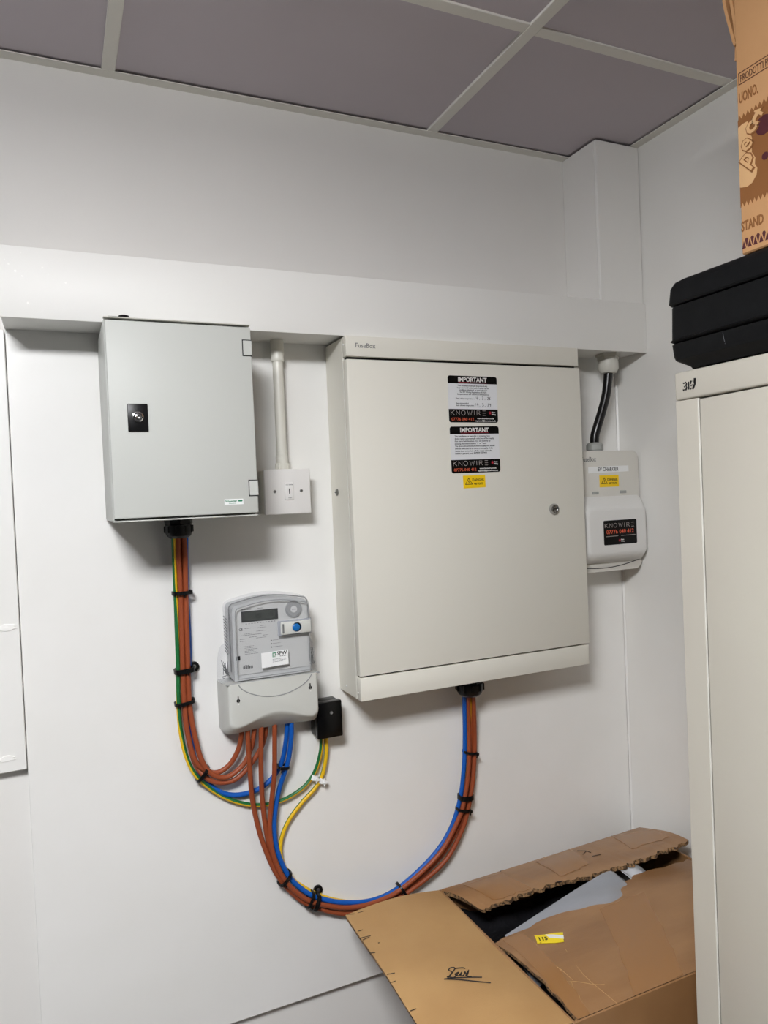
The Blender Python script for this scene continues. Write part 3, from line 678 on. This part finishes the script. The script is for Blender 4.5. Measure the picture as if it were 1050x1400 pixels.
cable('power_cable', [(398.5, 984, 1.405), (398, 1010, 1.408), (393.5, 1042, 1.418), (382, 1078, f+.004), (376, 1112, f+.004), (375.5, 1140, f+.004), (380, 1166, f+.004), (393, 1195, f+.004), (412, 1215, f+.004), (434, 1227, f+.003), (470, 1234, f+.003), (512, 1230, f+.008), (550, 1210, b), (592, 1170, b), (616, 1133, b), (628.5, 1094, f+.008), (634, 1052, f+.004), (635.5, 1010, f+.004), (635, 965, 1.414), (635, 950, 1.40)], 'blue_cable',
      'blue cable leaving the meter and joining the lower bundle', 'blue neutral cables')

# cable ties
def tie(c, ang, a, bb, w_, m, label, cat='cable tie', head=0, ring=None, name='cable_tie'):
    """c: centre (u, v, y); ang: tilt of the band in the wall plane, a / bb: half sizes across and in depth"""
    o = P(c[0], c[1], y=c[2]); e1 = Vector((math.cos(ang), 0, math.sin(ang))); e3 = Vector((-math.sin(ang), 0, math.cos(ang))); e2 = Vector((0, -1, 0))
    n = 24; bm = bmnew(); rings = []
    for s_, sc in ((-1, 1), (1, 1), (1, 1.18), (-1, 1.18)):
        r_ = []
        for k in range(n):
            t = 2*math.pi*k/n; q = (abs(math.cos(t))**3+abs(math.sin(t))**3)**(-1/3)
            r_.append(o+e1*(a*sc*q*math.cos(t))+e2*(bb*sc*q*math.sin(t))+e3*(s_*w_*.6))
        rings.append([bm.verts.new(p) for p in r_])
    for i in range(4):
        A, B = rings[i], rings[(i+1) % 4]
        for k in range(n): bm.faces.new((A[k], A[(k+1) % n], B[(k+1) % n], B[k]))
    th = thing(name, label, cat, (o.x, o.y, o.z), 'cable ties on the bundles')
    obj('band', bm, m, th)
    h = o+e1*head*a+e2*(bb*1.12)
    bm = bmnew(); Fh = Frame(h, e1, e3)
    ext(bm, Fh, rr(-.0036, .0036, -.0026, .0026, .0008, 2), -.001, .0032)
    ext(bm, Fh, [(-.0014, -.002), (.0014, -.002), (.0011, -.0085), (-.0011, -.0085)], .0006, .0018); obj('head', bm, m, th)
    if ring:
        rc = P(ring[0], ring[1], y=ring[2]); bm = bmnew()
        lathe(bm, [(.0042, 0), (.0098, 0), (.0098, .004), (.0080, .0048), (.0042, .0044), (.0042, 0)], rc+Vector((0, .004, 0)), (0, -1, 0), 24)
        tube(bm, [o+e1*a*.9, rc+(o-rc)*.5, rc+(o-rc)*.25], .0035, 8); fx = obj('fixing_ring', bm, m, th)
        bm = bmnew(); lathe(bm, [(.0046, 0), (.0046, .0035), (.003, .0042), (.0004, .0042)], rc+Vector((0, .004, 0)), (0, -1, 0), 16); obj('screw', bm, 'zinc', fx)
    return th
k_ = 'black_plastic'
tie((249, 810, 1.43), .02, .0165, .0135, .0055, k_, 'black cable tie round the left bundle, highest below the grey enclosure', head=.1)
tie((252, 916, 1.43), .06, .0165, .0135, .0075, k_, 'black cable clamp with screw ring on the straight part of the left bundle', 'cable clamp', head=.3, ring=(265.5, 911.5, 1.443), name='cable_clamp')
tie((252.5, 960, 1.43), .12, .0165, .0135, .0055, k_, 'black cable tie on the left bundle just below the ringed clamp', head=-.7)
tie((276.5, 1057, 1.430), .85, .0150, .0140, .0050, k_, 'black cable tie where the left bundle bends towards the meter', head=.3)
tie((387, 1048, 1.426), -.18, .0105, .0120, .0045, k_, 'small black cable tie pinching the two blue cables', head=-.6)
tie((389, 1200, 1.430), .72, .0148, .0140, .0045, k_, 'black cable tie low on the bundle below the meter', head=-.5)
tie((423, 1229, 1.431), 1.05, .0145, .0130, .0045, k_, 'black cable tie beside the lower ringed clamp', head=-.4)
tie((431, 1232.5, 1.431), 1.15, .0150, .0140, .0070, k_, 'black cable clamp with screw ring at the bottom of the lower bundle', 'cable clamp', head=-.3, ring=(435, 1217, 1.443), name='cable_clamp')
tie((549, 1216, 1.433), -1.05, .0140, .0135, .0045, k_, 'black cable tie just above the open carton flap', head=-.2)
tie((642, 1028, 1.430), -.22, .0140, .0130, .0045, k_, 'black cable tie high on the right bundle under the big cabinet', head=.8)
tie((636.5, 1089, 1.430), -.08, .0150, .0135, .0085, k_, 'wide black cable clamp on the right bundle', 'cable clamp', head=.4, name='cable_clamp')
tie((633, 1106, 1.430), -.20, .0140, .0130, .0045, k_, 'black cable tie on the right bundle just below the wide clamp', head=.8)
tie((429.5, 1063, 1.438), -.45, .0062, .0062, .0085, 'paper_white', 'white cable clip on the green striped earth cable', 'cable clip', head=.9, name='cable_clip')
tie((440, 1067, 1.438), -.35, .0062, .0062, .0085, 'paper_white', 'white cable clip on the yellow earth cable', 'cable clip', head=.9, name='cable_clip')

# ================================================================== open carton on the floor
X0, X1, Y0, Y1, ZK = .706, 1.272, .926, 1.372, -.842
ct = thing('open_carton', 'large open brown cardboard carton on the floor by the wall', 'cardboard box', ((X0+X1)/2, (Y0+Y1)/2, ZF))
tk = .006
for nm, a in (('side_panel', (X0, X0+tk, Y0, Y1)), ('side_panel', (X1-tk, X1, Y0, Y1)), ('end_panel', (X0+tk, X1-tk, Y0, Y0+tk)), ('end_panel', (X0+tk, X1-tk, Y1-tk, Y1))):
    bm = bmnew(); rbox(bm, *a, ZF+.001, ZK, bev=.0015, seg=1); obj(nm, bm, 'card_out', ct)
box('bottom_panel', 'card_out', ct, X0+tk, X1-tk, Y0+tk, Y1-tk, ZF+.001, ZF+.008)
rn = random.Random(21)
def jag(n, amp):
    v = [rn.uniform(-amp, amp) for _ in range(n+1)]
    return lambda t: v[min(n, int(t*n))]*(1-(t*n-int(t*n)))+v[min(n, int(t*n)+1)]*(t*n-int(t*n))
# left flap, folded outwards (inside face up)
la, lb_, lc, ld = Vector((X0, Y1-.002, ZK)), Vector((X0, Y0, ZK)), P(571, 1400, z=-.850), P(472, 1250, z=-.829)
lc = ld+(lc-ld)*1.32
def leftflap(u, v):      # u along hinge (0 back, 1 front), v to the free edge
    p = (la*(1-u)+lb_*u)*(1-v)+(ld*(1-u)+lc*u)*v
    p.z += .010*math.sin(math.pi*v)*(.6+.4*u)+.002*math.sin(9*u+4*v)
    return p
bm = bmnew(); sheet(bm, lambda u, v: leftflap(1-u, v), 30, 14, .006, (0, 1, 2)); lf = obj('side_flap', bm, ['card_in', 'card_out', 'card_flute'], ct, label='pale inner face of opened carton flap with a signature')
def onflap(u_, v_):
    z = -.835
    for _ in range(4):
        q = P(u_, v_, z=z); s_ = (Y1-q.y)/(Y1-Y0); e0 = la*(1-s_)+lb_*s_; e1 = ld*(1-s_)+lc*s_
        t = min(1, max(0, (e0.x-q.x)/(e0.x-e1.x))); z = leftflap(s_, t).z
    return q+Vector((0, 0, .0012))
sig = [[(612, 1338), (622, 1325), (616, 1324), (613, 1327)], [(622, 1325), (632, 1324), (636, 1325)], [(611, 1336), (621, 1337), (627, 1330), (622, 1333), (627, 1335), (631, 1330), (630, 1335), (634, 1334), (636, 1329), (638, 1335), (641, 1327), (637, 1335), (645, 1336)],
       [(613, 1327), (618, 1331), (612, 1338)], [(607, 1339.5), (620, 1338), (645, 1337), (659, 1337)], [(607, 1339.5), (625, 1340), (650, 1342.5), (671, 1344.5)]]
strokes('signature', 'marker', lf, [spline([onflap(*p) for p in l], 4) for l in sig], .0009)
ticks = [[(474, 1251), (485, 1250)], [(489, 1249), (498, 1246)], [(489, 1274), (496, 1272)], [(494, 1283), (507, 1280)], [(496, 1286), (505, 1282)], [(517, 1290), (519, 1289.5)], [(529, 1333), (540, 1331)], [(535, 1344), (541, 1342)], [(561, 1383), (569, 1380)], [(505, 1304), (513, 1303)]]
strokes('edge_creases', 'marker', lf, [[onflap(*p) for p in l] for l in ticks], .0006)
# front flap, folded in
jf = jag(26, .006); jl = jag(10, .004)
def frontflap(u, v):     # u left to right, v hinge to free edge
    yfree = 1.166+.042*u+jf(u)*.7
    x = X0+.012+jl(v)+(X1-.012-X0-.012)*u
    y = Y0+.002+(yfree-Y0)*v
    z = ZK+.0015+.0025*v+.010*math.sin(math.pi*u)*v-.010*v*(1-u)*v+.004*math.sin(7*u+3*v)*v+.005*math.sin(math.pi*v)
    return Vector((x, y, z))
bm = bmnew(); sheet(bm, frontflap, 52, 18, .006, (0, 0, 1)); ff = obj('front_flap', bm, ['card_out', 'card_flute'], ct)
def uvff(px, py):
    q = P(px, py, z=ZK+.004)
    u = (q.x-X0-.012)/(X1-X0-.024); v = (q.y-Y0-.002)/(1.166+.042*u-Y0); return u, v
def patch(name, m, corners, lift, parent, fn, inv, n=6, label=None):
    cs = [inv(*c) for c in corners]
    def g(a, b):
        u = (cs[0][0]*(1-a)+cs[1][0]*a)*(1-b)+(cs[3][0]*(1-a)+cs[2][0]*a)*b; v = (cs[0][1]*(1-a)+cs[1][1]*a)*(1-b)+(cs[3][1]*(1-a)+cs[2][1]*a)*b
        return fn(min(1, max(0, u)), min(.99, max(0, v)))+Vector((0, 0, lift))
    bm = bmnew(); sheet(bm, g, n, n, .0003, (0, 0, 0)); return obj(name, bm, m, parent, label=label)
yl = patch('price_label', 'label_yellow', [(735, 1291), (772, 1291), (771, 1277), (731, 1277)], .0012, ff, frontflap, uvff, label='yellow price label reading 115')
patch('label_tear', 'paper_white', [(751, 1283), (772.5, 1287), (772, 1282), (745, 1277.5)], .0016, ff, frontflap, uvff)
patch('tape', 'card_tape', [(793, 1398), (815, 1392), (715, 1270), (690, 1280)], .0006, ff, frontflap, uvff, 12)
patch('tape', 'card_tape', [(870, 1362), (935, 1330), (880, 1225), (820, 1245)], .0006, ff, frontflap, uvff, 12)
a0 = P(738, 1286, z=ZK+.008); a1 = P(751, 1285, z=ZK+.008)
ex_ = (a1-a0).normalized()
up_ = (P(737, 1278, z=ZK+.008)-a0).normalized()
Fl = Frame(frontflap(*uvff(738, 1287))+Vector((0, 0, .0018)), ex_, (up_-ex_*up_.dot(ex_)))
text([('115', 0, 0, .016, .0095, .02), ('4', -.002, -.009, .004, .004), ('10', .036, -.006, .007, .005)], 'ink_black', ff, Fl, 0)
cr = [[(753, 1338), (775, 1344), (788, 1344), (812, 1348), (826, 1347)], [(783, 1344), (784, 1356)], [(772, 1300), (800, 1335), (845, 1370)], [(792, 1362), (797, 1384)], [(715, 1300), (760, 1325), (785, 1342)]]
strokes('crease_marks', 'card_in', ff, [spline([frontflap(*uvff(*p))+Vector((0, 0, -.0001)) for p in l], 4) for l in cr], .0006)
# back flap, torn and lifting
jb = jag(88, .0055)
def backflap(u, v):      # u left to right, v hinge to free edge
    e = Vector((.742+.520*u, 1.258-.052*u-.012*math.sin(math.pi*u), -.836+.044*u+.006*math.sin(5*u)))
    h = Vector((X0+.002+.556*u, Y1-.003, ZK+.0)) + Vector((0, 0, .010*u))
    if u > .97: e = e+Vector((0, .004, 0))
    p = h*(1-v)+e*v; p.y += jb(u)*v; p.z += .005*math.sin(math.pi*v)+.003*math.sin(11*u+5*v)*v
    return p
bm = bmnew(); sheet(bm, lambda u, v: backflap(u, 1-v), 132, 10, .008, (0, 0, 1)); bfp = obj('back_flap', bm, ['card_out', 'card_flute'], ct)
def invb(px, py):
    z = -.83
    for _ in range(4):
        q = P(px, py, z=z); u = min(1, max(0, (q.x-X0-.02)/.535)); v = min(1, max(0, (Y1-.003-q.y)/(Y1-.003-(1.258-.052*u)))); z = backflap(u, v).z
    return u, v
for cs in ([(640, 1209), (690, 1192), (718, 1215), (668, 1233)], [(735, 1177), (780, 1160), (800, 1180), (758, 1197)], [(835, 1143), (905, 1132), (915, 1145), (860, 1160)]):
    patch('tape_remnant', 'card_tape', cs, .0005, bfp, backflap, invb, 8)
mk = [[(790, 1163), (801, 1163), (806, 1165)], [(801, 1163), (796, 1168)], [(807, 1170), (818, 1167)], [(752, 1206), (760, 1204), (753, 1209), (762, 1208)], [(690, 1190), (688, 1186)]]
strokes('pen_marks', 'marker', bfp, [[backflap(*invb(*p))+Vector((0, 0, .001)) for p in l] for l in mk], .0007)
# contents: dark wrapped goods and a clear bag
db_ = bmnew()
def darkfn(u, v):
    return Vector((X0+.012+.54*u, Y0+.012+.42*v, -.905+.016*math.sin(9*u+2*v)+.012*math.sin(13*v+5*u)+.010*math.sin(23*u-11*v)))
sheet(db_, darkfn, 40, 34, .004, (0, 0, 0))
tag(obj('wrapped_goods', db_, 'bag_dark', None), 'dark crumpled plastic wrapping inside the open carton', 'packaging')
def bagsheet(back, drop, run, ph):
    bk = spline(back, 10)
    def fn(u, v):              # v = 0 front edge under the flap, 1 = back edge
        q = u*(len(bk)-1); i_ = min(len(bk)-2, int(q)); e = bk[i_].lerp(bk[i_+1], q-i_)
        g = 1-v
        return e+Vector((.012*g*math.sin(7*u+ph), -run*g, -drop*g**1.3+.006*math.sin(17*u+9*v+ph)*g*(1-g)*3+.004*math.sin(31*u-6*v)*g))
    bm = bmnew(); sheet(bm, fn, 60, 18, .0012, (0, 0, 0)); return bm
tag(obj('plastic_bag', bagsheet([P(690, 1279, y=1.185), P(722, 1258, y=1.192), P(765, 1230, y=1.20), P(800, 1208, y=1.205), P(832, 1191, y=1.212), P(848, 1199, y=1.208), P(862, 1209, y=1.20)], .045, .10, 0), 'clear_bag', None),
    'crumpled translucent grey plastic bag rising to a point in the carton opening', 'plastic bag')
tag(obj('packing_sheet', bagsheet([P(846, 1187, y=1.222), P(868, 1181, y=1.225), P(890, 1197, y=1.225), P(896, 1203, y=1.222)], .05, .08, 2), 'bag_white', None),
    'small pale grey packing sheet right of the plastic bag in the carton', 'packaging')

# ================================================================== steel cupboard on the right
XC = .87
cbn = thing('steel_cupboard', 'tall light grey steel cupboard along the right wall', 'cupboard', (1.09, .4, ZF))
CY0, CY1, CZT = -.08, .8335, .1715
bm = bmnew(); rbox(bm, XC+.0205, XR-.004, CY0, CY1, ZF+.001, CZT, bev=.002, seg=1); obj('carcass', bm, 'steel_grey', cbn)
bm = bmnew(); rbox(bm, XC, XC+.020, CY0, CY1, .1290, CZT, bev=.004, seg=3); obj('top_rail', bm, 'steel_grey', cbn)
bm = bmnew(); rbox(bm, XC+.001, XC+.020, .7905, CY1, ZF+.05, .1282, bev=.0015, seg=1); obj('side_stile', bm, 'steel_grey', cbn)
bm = bmnew(); rbox(bm, XC+.001, XC+.020, CY0, CY0+.042, ZF+.05, .1282, bev=.0015, seg=1); obj('side_stile', bm, 'steel_grey', cbn)
box('door_recess', 'gap', cbn, XC+.014, XC+.020, CY0+.042, .7905, ZF+.05, .1282)
th_ = math.radians(4.2)
def swing(bm, hy, s_):
    for v in bm.verts:
        dx, dy = v.co.x-XC, v.co.y-hy
        v.co.x = XC+dx*math.cos(th_)+s_*dy*math.sin(th_); v.co.y = hy+dy*math.cos(th_)-s_*dx*math.sin(th_)
    return bm
bm = swing(rbox(bmnew(), XC+.001, XC+.013, .358, .7880, ZF+.06, .1262, bev=.0025, seg=2), .7880, 1); obj('door', bm, 'steel_grey', cbn)
bm = rbox(bmnew(), XC+.001, XC+.013, -.036, .352, ZF+.06, .1240, bev=.0025, seg=2); obj('door', bm, 'steel_grey', cbn)
bm = bmnew(); rbox(bm, XC-.0004, XC+.002, .7880, .7904, ZF+.05, .1275, bev=.0008, seg=1); obj('hinge_edge', bm, 'fuse_edge', cbn)
F3 = FX(XC)
BL = [[(-.8165, .1440), (-.8118, .1440), (-.8103, .1465), (-.8118, .1493), (-.8150, .1493)], [(-.8118, .1493), (-.8105, .1522), (-.8120, .1548), (-.8165, .1548)],
      [(-.8068, .1436), (-.8068, .1552)], [(-.8034, .1440), (-.7988, .1440), (-.7973, .1465), (-.7988, .1493), (-.8020, .1493), (-.8034, .1520), (-.8020, .1548), (-.7976, .1548)]]
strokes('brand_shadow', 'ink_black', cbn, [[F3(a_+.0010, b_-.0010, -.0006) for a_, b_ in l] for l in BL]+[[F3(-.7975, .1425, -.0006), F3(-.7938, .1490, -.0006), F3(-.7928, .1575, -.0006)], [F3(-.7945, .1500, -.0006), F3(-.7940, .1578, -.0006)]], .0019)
strokes('brand_lettering', 'steel_grey', cbn, [[F3(a_, b_, .0004) for a_, b_ in l] for l in BL], .0007)
# ---------------------------------------------------------------- black case on top
kc = thing('equipment_case', 'black ribbed plastic equipment case lying on the steel cupboard', 'case', (1.05, .5, CZT))
KX0, KX1, KY0, KY1 = .851, 1.27, .12, .826
def kring(z, inset, r=.014): return [Vector((a, b, z)) for a, b in rr(KX0+inset, KX1-inset, KY0+inset, KY1-inset, r, 4)]
bm = bmnew(); loft(bm, [kring(.1735, .020), kring(.177, .018), kring(.187, .004), kring(.192, .0025), kring(.2105, .001), kring(.2122, .005)]); obj('base_tray', bm, 'case_black', kc)
bm = bmnew(); loft(bm, [kring(.2124, .006), kring(.2135, .0015), kring(.2160, -.001), kring(.2180, .001), kring(.2655, .002), kring(.2672, .006)]); obj('middle_shell', bm, 'case_black', kc)
bm = bmnew(); loft(bm, [kring(.2674, .006), kring(.2685, .001), kring(.2710, -.001), kring(.2940, .001), kring(.3020, .005), kring(.3060, .012), kring(.3070, .022)]); obj('lid', bm, 'case_black', kc)
box('latch', 'case_black', kc, KX0-.004, KX0+.004, .30, .36, .225, .285, bev=.003)
bm = bmnew(); rbox(bm, .90, .93, KY1-.002, KY1+.005, .270, .295, bev=.002); obj('end_lug', bm, 'case_black', kc)
strokes('scuff_mark', 'case_scuff', kc, [[(KX0+.0015, .727, .2115), (KX0+.0015, .726, .203), (KX0+.0022, .725, .196)], [(KX0+.002, .7245, .194), (KX0+.003, .724, .1925)]], .0005)
# ---------------------------------------------------------------- printed carton on the case
XK = .862
KZ0, KZ1, PY1, PY0 = .3078, .700, .7005, .27
pc = thing('printed_carton', 'tan cardboard carton with brown printing standing on the black case', 'cardboard box', (1.0, .48, KZ0))
bm = bmnew(); rbox(bm, XK, XK+.32, PY0, PY1, KZ0, KZ1, bev=.002, seg=1); obj('carton_body', bm, 'card_tan', pc)
F4 = FX(XK)
def yy(y): return -y
# wrinkled side flaps hanging out at the top of the far side
for k, (off, z0, wid) in enumerate(((.012, .572, .020), (.029, .590, .030))):
    def fl(u, v, off=off, z0=z0, wid=wid, k=k):
        z = KZ1+.03-(KZ1+.03-z0)*v
        q = (1-v)**.8
        return Vector((XK+.004+.30*u+.004*math.sin(9*v+k), PY1+.001+off*(.12+.88*q)+.003*math.sin(8*v+2*k)+.004*math.sin(6*u), z))
    bm = bmnew(); sheet(bm, fl, 10, 16, .004, (0, 0, 0)); obj('top_flap', bm, 'card_tan', pc)
# banner line with lettering
a = -PY1
flat('print_rule', 'print_dark', pc, F4, [(a+.004, .5330), (a+.30, .5330), (a+.30, .5342), (a+.004, .5342)], 0, .0003)
flat('print_rule', 'print_dark', pc, F4, [(a+.004, .5480), (a+.30, .5480), (a+.30, .5492), (a+.004, .5492)], 0, .0003)
flat('print_rule', 'print_dark', pc, F4, [(a+.004, .5330), (a+.005, .5330), (a+.005, .5492), (a+.004, .5492)], 0, .0003)
text([('PRODOTTI PER GELATO', a+.007, .5362, .078, .0092, .005)], 'print_dark', pc, F4, .0002, name='banner_lettering')
text([('UONO.', a+.004, .5090, .029, .0130, .028)], 'print_brown', pc, F4, .0002)
text([('STAND', a+.001, .3390, .0340, .0125, .028), ('YOUR', a+.040, .3390, .03, .0125, .01)] [:1], 'print_brown', pc, F4, .0002)
# brown zig-zag seal
zz_ = []; n = 62
for k in range(n+1):
    x = a+.001+.19*k/n; zz_.append((x, .487+.006*math.sin(min(1, k/24)*1.5)+(.0055 if k % 2 else -.0005)))
for k in range(n, -1, -1):
    x = a+.001+.19*k/n; zz_.append((x, .371+(.0065 if k % 2 else -.0005)))
seal = flat('printed_seal', 'print_brown', pc, F4, zz_, 0, .0003)
blob = [(a+.0012, .478), (a+.008, .480), (a+.016, .480), (a+.018, .470), (a+.022, .455), (a+.021, .437), (a+.026, .428), (a+.025, .420), (a+.0285, .413), (a+.027, .405), (a+.020, .397), (a+.012, .395), (a+.0012, .398)]
flat('seal_field', 'print_cream', seal, F4, blob, .0003, .0005)
def letter(ch, cx, cz, wd, h, rot):
    c, s_ = math.cos(rot), math.sin(rot)
    Fr = Frame(F4(cx, cz), F4.ex*c+F4.ey*s_, -F4.ex*s_+F4.ey*c)
    text([(ch, -.0014, -.0012, wd+.0030, h*1.08, .055)], 'print_brown', seal, Fr, .0008, name='seal_letter_outline')
    text([(ch, 0, 0, wd, h, .02)], 'print_cream', seal, Fr, .0011, name='seal_letter')
letter('p', a+.0135, .4200, .0150, .024, .75)
letter('e', a+.0120, .4400, .0145, .022, .62)
letter('c', a+.0190, .4590, .0140, .022, .55)
letter('t', a+.0190, .4790, .0160, .022, -.75)
flat('maroon_disc', 'print_maroon', seal, F4, circ(a+.0400, .4640, .0125, 20), .0003, .0006)
flat('maroon_disc', 'print_maroon', seal, F4, circ(a+.0405, .4235, .0050, 16), .0003, .0006)
bm = bmnew()
for k in range(24):
    x = a+.0012+.0088*k
    ext(bm, F4, [(x, .3155), (x+.0060, .3155), (x+.0030, .3255)], 0, .0003)
    ext(bm, F4, [(x+.0048, .3265), (x+.0062, .3285), (x+.0082, .3285), (x+.0098, .3265), (x+.0074, .3165)], 0, .00035)
obj('cone_border', bm, 'print_maroon', pc)
